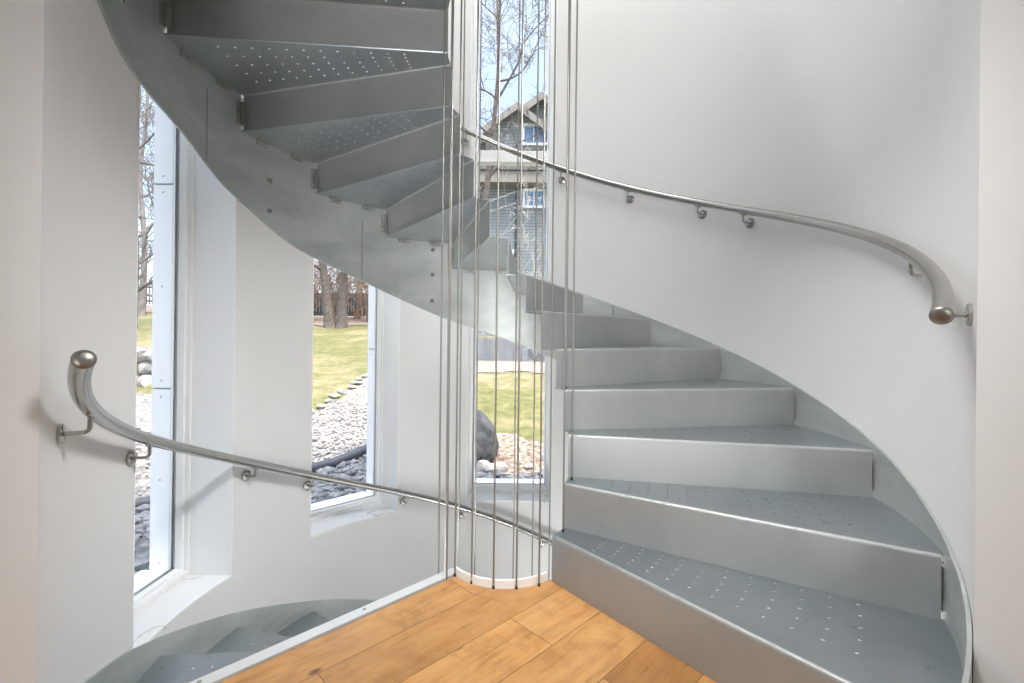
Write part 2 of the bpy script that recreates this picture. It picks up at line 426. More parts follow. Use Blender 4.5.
make_window('window_3', 90.1, 0.315, [1.62, 2.10, 3.1], transom=(2.335, 2.42))

# ------------------------------------------------------------------ stairs
TH = 0.003
def holes_for(k, rows=5, r0=0.454, dr_=0.0705, n=12):
    a_back = T0 + DT * (k + 1)
    H = []
    for i in range(n):
        for j in range(rows):
            a = rad(a_back - 4.8 - 3.1 * j); r = r0 + dr_ * i
            H.append((CI[0] + r * math.cos(a), CI[1] + r * math.sin(a), 0.0054))
    a = rad(a_back - 4.0)
    H.append((CI[0] + 1.352 * math.cos(a), CI[1] + 1.352 * math.sin(a), 0.0045))
    return H
CC = (-0.012, 2.013); RC = 0.281
def cable_xy(k):
    if k < 5: a = rad(T0 + DT * (k + 0.46)); return (CC[0] + RC * math.cos(a), CC[1] + RC * math.sin(a))
    a = rad(T0 + DT * (k + 0.57)); return (CI[0] + 0.287 * math.cos(a), CI[1] + 0.287 * math.sin(a))
def plate_with_holes(bm, outline, holes, z0, z1, nh=8):
    vs = [Vector(p) for p in outline]; edges = [(i, (i + 1) % len(outline)) for i in range(len(outline))]
    rings = []
    for (x, y, r) in holes:
        b = len(vs); ring = []
        for j in range(nh):
            vs.append(Vector((x + r * math.cos(2 * PI * j / nh), y + r * math.sin(2 * PI * j / nh)))); ring.append(b + j)
        edges += [(b + j, b + (j + 1) % nh) for j in range(nh)]; rings.append(ring)
    V, E, Fc, ov, oe, of = delaunay_2d_cdt(vs, edges, [], 1, 1e-6)
    lo = [bm.verts.new((v[0], v[1], z0)) for v in V]; hi = [bm.verts.new((v[0], v[1], z1)) for v in V]
    cnt = {}
    for t in Fc:
        c = sum((V[i] for i in t), Vector((0, 0))) / len(t)
        if any((c.x - x) ** 2 + (c.y - y) ** 2 < (r * 0.9) ** 2 for x, y, r in holes): continue
        bm.faces.new([hi[i] for i in t]); bm.faces.new([lo[i] for i in t][::-1])
        for a, b in zip(t, t[1:] + t[:1]):
            cnt[(a, b)] = 1
    for (a, b) in cnt:
        if (b, a) not in cnt:
            bm.faces.new((lo[a], lo[b], hi[b], hi[a]))
    for v in [v for v in bm.verts if not v.link_faces]: bm.verts.remove(v)

def make_tread(k, z, parent, cable=True, holes=True):
    a, b = pin(k), pout(k, RO - 0.0008); c, d = pin(k + 1), pout(k + 1, RO - 0.0008)
    u1 = (b - a).normalized(); n1 = Vector((-u1.y, u1.x))          # toward the back of the tread
    u2 = (d - c).normalized(); n2 = Vector((-u2.y, u2.x))
    out = [a + n1 * 0.0118, b + n1 * 0.0118]
    N = 10
    for i in range(1, N): out.append(pout(k + i / N, RO - 0.0008))
    out += [d + n2 * 0.006, c + n2 * 0.006]
    for i in range(N - 1, 0, -1): out.append(pin(k + i / N))
    H = holes_for(k) if holes else []
    if cable:
        x, y = cable_xy(k); H.append((x, y, 0.006))
    bm = new(); plate_with_holes(bm, [tuple(p) for p in out], H, z - TH, z)
    q0, q1 = c + n2 * 0.0065, d + n2 * 0.0065
    tube(bm, [(q0.x, q0.y, z - 0.004), (q1.x, q1.y, z - 0.004)], 0.0042, n=8)
    return link('tread', bm, M['tread'], parent)
def make_riser(k, zb, zt, parent, gap=0.008):
    a = pin(k); b = pout(k, RO); u = (b - a).normalized(); L = (b - a).length - gap; n = Vector((-u.y, u.x))
    rr = 0.012
    prof = [(0, zb)] + [(rr - rr * math.cos(t), zt - rr + rr * math.sin(t)) for t in [PI / 2 * i / 5 for i in range(6)]]
    ri2 = rr - TH
    prof += [(rr, zt - TH)] + [(rr - ri2 * math.cos(t), zt - rr + ri2 * math.sin(t)) for t in [PI / 2 * i / 3 for i in (2, 1, 0)]] + [(TH, zb)]
    bm = new(); rings = []
    for s in (0.0, L):
        rings.append([bm.verts.new((a.x + u.x * s + n.x * d, a.y + u.y * s + n.y * d, z)) for d, z in prof])
    m = len(prof)
    for i in range(m): bm.faces.new((rings[0][i], rings[0][(i + 1) % m], rings[1][(i + 1) % m], rings[1][i]))
    bm.faces.new(rings[0][::-1]); bm.faces.new(rings[1])
    return link('riser', bm, M['steel'], parent, smooth=35)
def clip(c, along, inward, up, w, h, parent, stem=0.022):
    """small folded angle clip: one leg on the stringer, one on the plate, two bolts"""
    R = Matrix((along, up, inward)).transposed().to_4x4(); R.translation = c      # x along, y up, z toward the well
    bm = new()
    bevel_box(bm, (-w / 2, -h / 2, 0.0), (w / 2, h / 2, 0.004), R, 0.0012, 1)
    if w > h: bevel_box(bm, (-w / 2, h / 2 - 0.004, 0.004), (w / 2, h / 2, 0.03), R, 0.0012, 1)
    else: bevel_box(bm, (w / 2 - 0.004, -h / 2, 0.004), (w / 2, h / 2, 0.03), R, 0.0012, 1)
    o = link('angle_clip', bm, M['clip'], parent)
    for s in (-1, 1):
        bm = new(); p = Vector((s * w * 0.3, 0, 0.004)) if w > h else Vector((0, s * h * 0.32, 0.004))
        disc(bm, R @ p, R.to_3x3() @ Vector((0, 0, 1)), 0.0055, 0.005, n=6)
        link('bolt', bm, M['bolt'], o)
def clips_for(k, z, parent, riser=True):
    # under the tread, two clips on the stringer
    for t in (0.28, 0.74):
        a = ang_out(k + t); p = pout(k + t, RO - 0.0005)
        inward = Vector((-math.cos(a), -math.sin(a), 0)); al = Vector((0, 0, 1)).cross(inward) * -1
        clip(Vector((p.x, p.y, z - TH - 0.014)), al, inward, Vector((0, 0, 1)), 0.075, 0.026, parent)
    if riser:                                                        # behind the riser rising from this tread's front
        a = ang_out(k) + 0.019; p = (CO[0] + (RO - 0.0005) * math.cos(a), CO[1] + (RO - 0.0005) * math.sin(a))
        inward = Vector((-math.cos(a), -math.sin(a), 0)); al = Vector((0, 0, 1)).cross(inward)
        clip(Vector((p[0], p[1], z - 0.1)), al, inward, Vector((0, 0, 1)), 0.026, 0.12, parent)
        for dz in (-0.155, -0.02):                                   # bolt ends seen in the slot at the riser's outer end
            b = pout(k, RO - 0.0045); u = (pout(k) - pin(k)).normalized(); n = Vector((u.y, -u.x, 0))
            bm = new(); disc(bm, Vector((b.x, b.y, z + dz)) - n * 0.006, n, 0.0028, 0.006, n=8); link('slot_bolt', bm, M['bolt'], parent)
def make_stringer(k0, k1, top, bot, parent, step=0.1):
    bm = new(); n = int((k1 - k0) / step) + 1; prev = None
    for i in range(n + 1):
        k = k0 + (k1 - k0) * i / n
        zt, zb = top(k), bot(k)
        p, q = pout(k, RO), pout(k, RO + 0.0085)
        m = 4
        cur = ([bm.verts.new((p.x, p.y, zb + (zt - zb) * j / m)) for j in range(m + 1)],
               [bm.verts.new((q.x, q.y, zb + (zt - zb) * j / m)) for j in range(m + 1)])
        if prev:
            for j in range(m):
                bm.faces.new((prev[0][j], cur[0][j], cur[0][j + 1], prev[0][j + 1]))
                bm.faces.new((prev[1][j + 1], cur[1][j + 1], cur[1][j], prev[1][j]))
            bm.faces.new((prev[0][m], cur[0][m], cur[1][m], prev[1][m])); bm.faces.new((prev[1][0], cur[1][0], cur[0][0], prev[0][0]))
        if i in (0, n):
            for j in range(m): bm.faces.new((cur[0][j], cur[0][j + 1], cur[1][j + 1], cur[1][j]))
        prev = cur
    return link('stringer', bm, M['steel_string'], parent, smooth=30)

# upper flight
up = empty('spiral_staircase', (0.55, 1.4, 0))
tag(up, 'grey steel winding staircase rising from the wood floor and curling overhead', 'staircase')
TOPT = [(0.9, 0.62), (1.15, 0.5), (1.4, 0.40), (1.66, 0.30), (1.95, 0.21), (2.4, 0.14), (3.0, 0.10), (4.0, 0.03), (6, 0.02), (15, 0.02)]
BOTT = [(0, -3.05), (7.4, -3.05), (8.2, -3.0), (9.2, -3.15), (10.3, -3.1), (11.3, -3.2), (12.1, -2.98), (12.8, -2.68), (13.5, -2.85), (13.9, -2.74), (15, -2.7)]
NUP = 14
st = make_stringer(1.0, 14.8, lambda k: S * (k + tab(TOPT, k)), lambda k: max(S * (k + tab(BOTT, k)), -0.24), up)
for k in range(1, NUP + 1):
    make_riser(k, (k - 1) * S if k > 1 else 0.001, k * S, up)
    if k <= NUP:
        make_tread(k, k * S, up); clips_for(k, k * S, up)
# splice seams on the stringer with pairs of bolts
for k, z in ((11.64, 1.782), (11.64, 1.619), (9.311, 1.561), (9.311, 1.383), (9.311, 1.197), (13.6, 2.1)):
    a = ang_out(k); bm = new(); p = pout(k, RO)
    disc(bm, (p.x, p.y, z), (-math.cos(a), -math.sin(a), 0), 0.014, 0.010, n=16, bev=0.4); link('splice_bolt', bm, M['splice'], st)
for k in (6.55, 10.35, 12.46):
    a = ang_out(k); p = pout(k, RO); zt = S * (k - 0.9); zb = S * (k + tab(BOTT, k)) + 0.01
    if k < 7: zt = S * (k - 0.05)
    R = Matrix.Rotation(a, 4, 'Z'); R.translation = Vector((p.x, p.y, 0))
    bm = new(); box(bm, (-0.0012, -0.005, zb), (0, 0.006, zt), R); link('splice_seam', bm, M['steel'], st)

# lower flight
lo = empty('spiral_staircase', (-0.9, 1.6, -0.2))
tag(lo, 'lower steel flight of winding steps going down beside the wood floor edge', 'staircase')
KL = 3.55
def ltop(k): return S * (k + tab([(-13, 3.72), (-9, 3.76), (-7.5, 3.86), (-6.4, 3.93), (-5.2, 3.95), (-4.6, 3.86), (-3.6, 3.8)], k))
make_stringer(-KL - 10.6, -KL + 0.0, ltop, lambda k: S * (k + KL - 3.0), lo)
for j in range(-1, -10, -1):
    k = j - KL
    make_riser(k, (j - 1) * S, j * S, lo); make_tread(k, j * S, lo, cable=False); clips_for(k, j * S, lo)
# top riser and galvanised nosing strip along the floor edge
bm = new()
A = P_L + nl * 0.004 - dl * 0.012; B = P_L + dl * 1.14
def strip(bm, A, B, n, w0, w1, z0, z1):
    q = [A + n * w0, B + n * w0, B + n * w1, A + n * w1]
    prism(bm, [(p.x, p.y) for p in q], z0, z1)
strip(bm, A, B, nl, 0.006, 0.05, -0.012, 0.004)
link('nosing_strip', bm, M['strip'], lo)
bm = new(); strip(bm, A, B, nl, 0.044, 0.049, -S, -0.0125); link('riser', bm, M['steel'], lo)
for t in (0.36, 0.8):
    p = A + dl * t * 1.1 + nl * 0.03; bm = new(); disc(bm, (p.x, p.y, 0.004), (0, 0, 1), 0.006, 0.002, n=12); link('screw', bm, M['clip'], lo)

# ------------------------------------------------------------------ cables
CABG = 'vertical cables round the stair opening'
floor_c = [(-0.216, 1.841), (-0.145, 1.787), (-0.059, 1.753), (0.028, 1.752), (0.115, 1.775)]
wordn = ['first', 'second', 'third', 'fourth', 'fifth', 'sixth', 'seventh', 'eighth', 'ninth', 'tenth', 'eleventh', 'twelfth', 'thirteenth', 'fourteenth']
lab_f = ['cable meeting the wood floor at the curb corner beside the galvanised strip',
         'cable meeting the wood floor second from the curb\'s left corner',
         'cable meeting the wood floor in the middle of the curved curb',
         'cable meeting the wood floor fourth from the curb\'s left corner',
         'cable meeting the wood floor nearest the bottom step']
def cable(x, y, z0, z1, label, foot=None):
    bm = new(); tube(bm, [(x, y, z0 + (z1 - z0) * i / 6) for i in range(7)], 0.0036, n=8)
    if foot is None:
        o = link('steel_cable', bm, M['cable'], smooth=50); o.location = (0, 0, 0)
        tag(o, label, 'cable', CABG); return o
    r = empty('steel_cable', (x, y, foot)); tag(r, label, 'cable', CABG)
    link('cable_strand', bm, M['cable'], r, smooth=50)
    bm = new(); tube(bm, [(x, y, foot), (x, y, foot + 0.008), (x, y, foot + 0.012)], [0.0055, 0.0055, 0.0035], n=10); link('end_fitting', bm, M['gasket'], r)
    return r
for (x, y), lb in zip(floor_c, lab_f): cable(x, y, 0.0, TOP_Z, 'thin steel ' + lb, foot=0.0)
for k in range(1, 15):
    x, y = cable_xy(k)
    lb = 'thin steel cable through the inner end of the %s step up from the wood floor' % wordn[k - 1]
    if k <= 4: cable(x, y, k * S, TOP_Z, lb, foot=k * S)
    else: cable(x, y, BOT_Z, TOP_Z, lb)

# ------------------------------------------------------------------ handrails
RR = RW - 0.063
def smooth_off(off, k, w=0.9):
    def lin(x):
        if x <= off[0][0]: return off[0][1]
        for (a, b), (c, d) in zip(off, off[1:]):
            if x <= c: return b + (d - b) * (x - a) / (c - a)
        return off[-1][1]
    return sum(lin(k + w * (i - 6) / 6) for i in range(13)) / 13
def rail_pts(a0, a1, off, shift=0.0, n=90, RR=RR):
    P = []
    for i in range(n + 1):
        a = a0 + (a1 - a0) * i / n
        k = (a - shift - T0 - AO) / DT
        P.append(pol(a, RR, S * (k + smooth_off(off, k))))
    return P
OFF_R = [(0.9, 4.54), (1.4, 4.54), (2.6, 4.6), (4.0, 4.59), (5.2, 4.57), (6.7, 4.62), (7.8, 4.71), (8.8, 4.67), (12, 4.65)]
OFF_L = [(-14, 8.15), (-11, 8.14), (-9.5, 8.10), (-8.7, 8.03), (-8, 8.01), (-7.2, 8.08), (-6.4, 8.25), (-5, 8.25), (-3.2, 8.27)]
def make_rail(label, pts, brackets, off, shift, RR=RR):
    r = empty('handrail', pts[0]); tag(r, label, 'handrail')
    bm = new(); tube(bm, pts, 0.0205, n=24, cap=False); link('rail', bm, M['rail'], r, smooth=40)
    for p, q in ((pts[0], pts[1]), (pts[-1], pts[-2])):
        d = (p - q).normalized(); bm = new()
        tube(bm, [p - d * 0.002, p + d * 0.001, p + d * 0.005, p + d * 0.008], [0.0211, 0.0211, 0.018, 0.011], n=24, dome=0.0012)
        link('end_cap', bm, M['cap'], r, smooth=50)
    for a in brackets:
        k = (a - shift - T0 - AO) / DT; zc = S * (k + smooth_off(off, k))
        zr = zc - 0.066
        br = empty('bracket'); br.parent = r; br.location = Vector(pol(a, RW, zr)) - r.location
        inw = Vector((-math.cos(rad(a)), -math.sin(rad(a)), 0))
        w = pol(a, RW, zr)
        bm = new(); disc(bm, w + inw * 0.0003, inw, 0.0275, 0.009, n=28); link('rosette', bm, M['rail'], br, smooth=40)
        L = RW - RR; rf = 0.016
        P = [w + inw * 0.006, w + inw * (L - rf)]
        for i in range(1, 7):
            t = PI / 2 * i / 6; P.append(w + inw * (L - rf + rf * math.sin(t)) + Vector((0, 0, rf - rf * math.cos(t))))
        P.append(w + inw * L + Vector((0, 0, 0.066 - 0.019)))
        bm = new(); tube(bm, P, 0.006, n=12); link('arm', bm, M['rail'], br, smooth=50)
        # saddle under the tube
        t = Vector((-math.sin(rad(a)), math.cos(rad(a)), S / rad(DT) / RR)).normalized()
        c = w + inw * L + Vector((0, 0, 0.066 - 0.0215))
        bm = new(); tube(bm, [c - t * 0.026, c - t * 0.022, c + t * 0.022, c + t * 0.026], [0.003, 0.006, 0.006, 0.003], n=10); link('saddle', bm, M['rail'], br, smooth=50)
    return r
make_rail('round stainless handrail climbing the wall on the right of the window', rail_pts(-46.3, 232, OFF_R, RR=RW - 0.055), [-38.5, -24.0, 22.7, 35.2, 55.4, 75.4, 104.5, 140, 175, 205], OFF_R, 0, RW - 0.055)
make_rail('round stainless handrail dropping along the left wall past two windows', rail_pts(228.8, 60, OFF_L, 360), [212.5, 192.2, 163.7, 147.8, 121.1, 103.9, 80.0], OFF_L, 360)

# ------------------------------------------------------------------ outside
def sstep(a, b, x): t = max(0, min(1, (x - a) / (b - a))); return t * t * (3 - 2 * t)
def gz(x, y):
    z = GZ + 0.12 * max(0, min(y, 24) - 5) + 0.05 * max(0, min(y, 60) - 24)
    z += 0.5 * sstep(-0.5, -0.62, x / max(y, 0.1)) * sstep(8.3, 9.0, y)
    return z
def grid_patch(name, mat, x0, x1, y0, y1, nx, ny, dz, keep=None, thick=0.0):
    bm = new(); V = {}
    def v(i, j):
        if (i, j) not in V:
            x = x0 + (x1 - x0) * i / nx; y = y0 + (y1 - y0) * j / ny
            V[(i, j)] = bm.verts.new((x, y, gz(x, y) + dz))
        return V[(i, j)]
    for i in range(nx):
        for j in range(ny):
            xc = x0 + (x1 - x0) * (i + 0.5) / nx; yc = y0 + (y1 - y0) * (j + 0.5) / ny
            if keep and not keep(xc, yc): continue
            bm.faces.new((v(i, j), v(i + 1, j), v(i + 1, j + 1), v(i, j + 1)))
    o = link(name, bm, mat); tag(o, kind='structure'); return o
def out_tower(x, y): return (x - CO[0]) ** 2 + (y - CO[1]) ** 2 > 1.70 ** 2 and not (y < 1.2 and XL - 0.25 < x < XR + 0.25)
def wob(x, y): return 0.12 * math.sin(3.1 * x + 1.3 * y) + 0.08 * math.sin(7.3 * y - 2.2 * x)
grid_patch('ground_lawn', M['lawn'], -70, 40, 6.2, 110, 110, 104, -0.012)
grid_patch('ground_gravel', M['gravel'], -9, 6, -3.0, 11.6, 150, 146, 0.0,
           lambda x, y: out_tower(x, y) and ((-3.0 + wob(x, y) * 0.6 < x < -1.15 + 0.5 * wob(y, x) and y < 11.6) or (x < -0.6 * y and y < 8.1 + wob(x, y) and x > -9) or (x <= -3.0 and y < 5.0) or (y < 4.85 + wob(x, y) * 0.4 and x > -3)))
grid_patch('ground_lawn', M['lawn'], -1.15 - 0.4, 8, 4.8, 6.3, 60, 12, -0.006)
grid_patch('ground_lawn', M['lawn'], -9.0, -2.9, 6.0, 9.0, 40, 12, -0.02)
grid_patch('ground_mulch', M['mulch'], -1.1, 4, 4.7, 6.2, 60, 30, 0.004, lambda x, y: y < 5.95 + 1.6 * wob(x * 1.7, y) and y > 4.78 + 0.3 * wob(y, x))
grid_patch('ground_leaf_litter', M['leaf_litter'], -2.2, 9, 10.0, 11.8, 60, 10, 0.01, lambda x, y: y > 10.25 + wob(x, y))
grid_patch('ground_driveway', M['asphalt'], -2.2, 12, 11.6, 16.2, 20, 10, 0.015)
grid_patch('ground_leaf_litter', M['leaf_litter'], -24, -3, 19.5, 26, 60, 20, 0.012, lambda x, y: y > 20.0 + 3 * wob(x * 0.5, y * 0.4))

def rock(bm, c, r, sq=(1, 1, 0.7), seed=0, sub=2, rough=0.28):
    rnd = random.Random(seed)
    b = bmesh.new(); bmesh.ops.create_icosphere(b, subdivisions=sub, radius=1.0)
    cuts = [(Vector((rnd.gauss(0, 1), rnd.gauss(0, 1), rnd.gauss(0, 1))).normalized(), rnd.uniform(0.55, 0.9)) for _ in range(9)]
    for v in b.verts:
        p = v.co.copy()
        for n, d in cuts:
            e = p.dot(n) - d
            if e > 0: p -= n * e * 0.9
        p *= 1 + rnd.uniform(-rough, rough) * 0.12
        v.co = Vector((p.x * sq[0], p.y * sq[1], p.z * sq[2])) * r
    rot = Matrix.Rotation(rnd.uniform(0, 6.28), 4, 'Z')
    bmesh.ops.transform(b, matrix=Matrix.Translation(c) @ rot, verts=b.verts)
    me = bpy.data.meshes.new('tmp'); b.to_mesh(me); b.free(); bm.from_mesh(me); bpy.data.meshes.remove(me)
EDGE = [(-9, 0.4), (-5.6, 2.2), (-4.2, 2.95), (-3.0, 3.75), (-2.1, 4.75), (-1.75, 5.3), (-1.45, 6.2), (-1.28, 8.5), (-1.2, 12)]
def inner(x, y):
    if x > -1.2: return True
    return y < tab_lin(EDGE, x)
def tab_lin(t, x):
    for (a, b), (c, d) in zip(t, t[1:]):
        if a <= x <= c: return b + (d - b) * (x - a) / (c - a)
    return t[0][1] if x < t[0][0] else 99
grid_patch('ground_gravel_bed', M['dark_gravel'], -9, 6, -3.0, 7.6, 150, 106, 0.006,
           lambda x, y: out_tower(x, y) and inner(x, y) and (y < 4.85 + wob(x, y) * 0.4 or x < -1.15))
# loose stones on the gravel: one uncountable spread
bm_p = new(); bm_d = new(); rnd = random.Random(3); n = 0
protos = []
for s in range(6):
    b = new(); rock(b, Vector((0, 0, 0)), 1.0, (1, 0.8, 0.6), seed=50 + s, sub=1)
    b.verts.index_update(); protos.append(([v.co.copy() for v in b.verts], [[v.index for v in f.verts] for f in b.faces])); b.free()
def sow(x, y, r):
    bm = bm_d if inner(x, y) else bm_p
    vs, fs = protos[rnd.randrange(6)]; a = rnd.uniform(0, 6.28); ca, sa = math.cos(a), math.sin(a); z = gz(x, y)
    V = [bm.verts.new((x + (p.x * ca - p.y * sa) * r, y + (p.x * sa + p.y * ca) * r, z + (p.z + 0.3) * r)) for p in vs]
    for f in fs: bm.faces.new([V[i] for i in f])
while n < 6500:
    t = rnd.random()
    if t < 0.55: x, y = rnd.uniform(-3.0, -0.9), rnd.uniform(3.2, 7.6)
    elif t < 0.9: x, y = rnd.uniform(-5.2, -2.2), rnd.uniform(2.2, 6.2)
    else: x, y = rnd.uniform(-0.9, 0.8), rnd.uniform(3.8, 4.8)
    if not out_tower(x, y) or math.hypot(x - CO[0], y - CO[1]) < 1.86: continue
    if y > 4.85 and x > -1.2: continue
    if not inner(x, y) and x > -3.0 and rnd.random() < 0.3: continue
    if x <= -2.9 and y > 5 and x > -0.6 * y: continue
    sow(x, y, rnd.uniform(0.018, 0.045) * (1.9 if inner(x, y) and rnd.random() < 0.2 else 1)); n += 1
tag(link('gravel_stones', bm_p, M['pebble']), 'loose pale gravel stones of the sunlit path outside the windows', 'gravel', kind='stuff')
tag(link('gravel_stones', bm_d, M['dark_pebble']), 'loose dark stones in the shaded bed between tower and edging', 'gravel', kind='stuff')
# garden edging
E_P = catmull([(-5.6, 2.2, 0), (-4.2, 2.95, 0), (-3.0, 3.75, 0), (-2.1, 4.75, 0), (-1.62, 5.6, 0), (-1.3, 6.6, 0), (-1.2, 8.5, 0), (-1.15, 11.0, 0)], 10)
bm = new(); tube(bm, [(p.x, p.y, gz(p.x, p.y) + 0.05) for p in E_P], 0.055, n=10)
tag(link('garden_edging', bm, M['plastic'], smooth=40), 'black garden edging curving through the gravel outside', 'edging')
# stones along lawn border seen in the middle-left window
for i in range(16):
    y = 6.0 + i * 0.33; x = -3.02 + 0.05 * math.sin(i * 1.7)
    bm = new(); rock(bm, Vector((x, y, gz(x, y) + 0.02)), 0.115 + 0.015 * math.sin(i * 2.3), (0.75, 1.0, 0.42), seed=200 + i)
    tag(link('border_stone', bm, M['stone'], smooth=30), 'pale flat stone in the row edging the lawn beside the gravel', 'stone', 'border stones along the lawn')
# boulder
bm = new(); rock(bm, Vector((-0.50, 5.4, gz(0, 5.4) + 0.14)), 0.44, (1.0, 0.8, 0.95), seed=17, sub=3)
tag(link('boulder', bm, M['darkstone'], smooth=30), 'dark rough boulder at the lower left of the centre window', 'boulder')
for i, (x, y, r) in enumerate(((-0.12, 5.0, 0.11), (-0.28, 4.95, 0.14), (0.42, 5.3, 0.10), (0.2, 5.05, 0.07))):
    bm = new(); rock(bm, Vector((x, y, gz(x, y) + r * 0.3)), r, (1, 0.9, 0.6), seed=31 + i)
    tag(link('mulch_rock', bm, M['stone'], smooth=30), ['pale rock close below the right side of the dark boulder', 'pale rock directly in front of the dark boulder', 'pale rock in the mulch at the right of the centre window', 'smallest pale rock in the mulch before the centre window'][i], 'rock')
# dry stone wall in the left window
rw = random.Random(5); idx = 0
for row in range(3):
    for i in range(9):
        x = -8.1 + i * 0.36 + 0.17 * (row % 2) + rw.uniform(-0.05, 0.05); y = 8.55 + rw.uniform(-0.08, 0.08) + row * 0.1
        r = rw.uniform(0.19, 0.25)
        bm = new(); rock(bm, Vector((x, y, gz(-4, 8.3) + 0.12 + row * 0.24)), r, (1.05, 0.8, 0.72), seed=300 + idx); idx += 1
        tag(link('wall_stone', bm, M['stone'], smooth=30), 'rough fieldstone in the low dry wall outside the left window', 'stone', 'stones of the low garden wall')

# bare trees
def limb(bm, p, d, L, r, depth, rnd, segs=5, wander=0.16, up_=0.06, sides=6, kids=(2, 4), ratio=0.62, minr=0.006):
    pts = [p.copy()]; rs = [r]; q = p.copy(); dd = d.normalized()
    for i in range(segs):
        dd = (dd + Vector((rnd.gauss(0, wander), rnd.gauss(0, wander), rnd.gauss(0, wander) + up_))).normalized()
        q = q + dd * (L / segs); pts.append(q.copy()); rs.append(max(minr, r * (1 - 0.62 * (i + 1) / segs)))
    tube(bm, pts, rs, n=sides, cap=False)
    if depth <= 0: return
    for _ in range(rnd.randint(*kids)):
        t = rnd.uniform(0.25, 1.0); i = min(segs - 1, int(t * segs)); w = t * segs - i
        b = pts[i].lerp(pts[i + 1], min(1, w))
        ax = (pts[i + 1] - pts[i]).normalized()
        side = ax.cross(Vector((rnd.gauss(0, 1), rnd.gauss(0, 1), rnd.gauss(0, 1)))).normalized()
        nd = (ax * rnd.uniform(0.45, 0.9) + side * rnd.uniform(0.6, 1.0)).normalized()
        limb(bm, b, nd, L * ratio * rnd.uniform(0.7, 1.15), max(minr, rs[i] * 0.6), depth - 1, rnd, max(3, segs - 1), wander * 1.1, up_, max(3, sides - 1), kids, ratio, minr)
def tree(name, label, base, trunks, mat, seed, depth=4, group=None, kids=(3, 5), ratio=0.6, minr=0.007, mat2=None, first=0.3, nb=9, blen=2.2):
    rnd = random.Random(seed); root = empty(name, base); tag(root, label, 'tree' if 'shrub' not in name else 'shrub', group)
    bt = new(); bb = new()
    for path, r in trunks:
        P = catmull(path, 6); m = len(P)
        rs = [r * (1.0 - 0.7 * i / (m - 1)) * (1 + 0.55 * math.exp(-i / 2.0)) for i in range(m)]
        tube(bt, P, rs, n=12, cap=False)
        for j in range(nb):
            t = first + (1 - first) * (j + rnd.random()) / nb; i = min(m - 2, int(t * (m - 1)))
            ax = (P[i + 1] - P[i]).normalized(); a = rnd.uniform(0, 6.28)
            side = Vector((math.cos(a), math.sin(a), 0)); nd = (ax * rnd.uniform(0.3, 0.8) + side).normalized()
            limb(bb, P[i], nd, blen * rnd.uniform(0.6, 1.2) * (1.15 - 0.5 * t), rs[i] * 0.5, depth - 1, rnd, 6, 0.17, 0.07, 6, kids, ratio, minr)
    link('trunk', bt, mat, root, smooth=60); link('branches', bb, mat2 or mat, root, smooth=60)
    return root
g = gz(-1.2, 9.2)
tree('bare_tree', 'slender leafless tree with forked trunk in front of the grey house', (-1.25, 9.2, g),
     [([(-1.25, 9.2, g - 0.1), (-1.0, 9.2, g + 1.6), (-0.62, 9.2, 3.3), (-0.50, 9.2, 4.2), (-0.40, 9.2, 5.3), (-0.33, 9.25, 6.4), (-0.36, 9.3, 8.2), (-0.2, 9.3, 10)], 0.075),
      ([(-0.36, 9.2, 5.6), (0.05, 9.1, 6.3), (0.2, 9.0, 6.7), (0.75, 9.0, 7.3), (1.2, 9.0, 7.6)], 0.022),
      ([(-0.34, 9.2, 6.0), (0.0, 9.1, 6.05), (0.3, 9.0, 6.35), (0.8, 9.0, 7.6)], 0.020),
      ([(-0.45, 9.2, 4.3), (0.0, 9.0, 4.55), (0.4, 9.0, 4.5), (1.0, 9.0, 5.0)], 0.022)],
     M['bark'], 21, depth=4, first=0.3, nb=10, blen=1.4, minr=0.0036, kids=(3, 4), ratio=0.58)
g = gz(-7.3, 19)
tree('bare_tree', 'thick double-trunked leafless tree on the lawn in the second window', (-7.3, 19, g),
     [([(-7.45, 19, g - 0.15), (-7.62, 19, g + 1.2), (-7.85, 19, g + 3), (-8.1, 19.1, g + 6), (-8.3, 19.1, g + 9)], 0.21),
      ([(-7.02, 19.05, g - 0.15), (-6.97, 19, g + 1.2), (-6.85, 19, g + 3), (-6.6, 19.1, g + 6), (-6.4, 19.2, g + 9)], 0.21)],
     M['bark'], 33, depth=3, first=0.4, nb=9, blen=3.0, minr=0.012)
# brown thicket behind the lawn
for i in range(10):
    x = -12.4 + i * 0.95; y = 21.6 + (i % 3) * 0.7; g = gz(x, y); rnd = random.Random(70 + i)
    root = empty('bare_shrub', (x, y, g)); tag(root, 'tangled brown leafless shrub in the thicket behind the double-trunked tree', 'shrub', 'brown shrubs behind the lawn')
    bm = new()
    for j in range(9):
        a = rnd.uniform(0, 6.28); limb(bm, Vector((x + rnd.uniform(-.3, .3), y, g - 0.05)), Vector((math.cos(a) * 0.4, math.sin(a) * 0.25, 1)), rnd.uniform(1.8, 3.0), 0.03, 3, rnd, 5, 0.16, 0.03, 4, (3, 4), 0.6, 0.010)
    link('stems', bm, M['twig'], root)
# tall trees on the far left
spots = [(-11.2, 13.6, 9, 'spindly leafless tree rising highest in the left window'), (-14.6, 18.2, 11, 'leafless tree behind the spindly one in the left window'),
         (-19.0, 22.5, 12, 'far leafless tree behind the picket fence in the left window'), (-16.0, 20.8, 10, 'thin leafless tree beside the picket fence in the left window')]
for i, (x, y, h, lb) in enumerate(spots):
    g = gz(x, y)
    tree('bare_tree', lb, (x, y, g), [([(x, y, g - 0.1), (x + 0.1, y, g + h * 0.25), (x - 0.1, y, g + h * 0.5), (x + 0.15, y, g + h * 0.75), (x, y, g + h)], 0.11)],
         M['bark_pale'] if i % 2 else M['bark'], 40 + i, depth=4, first=0.12, nb=14, blen=2.6, minr=0.011, kids=(3, 4))
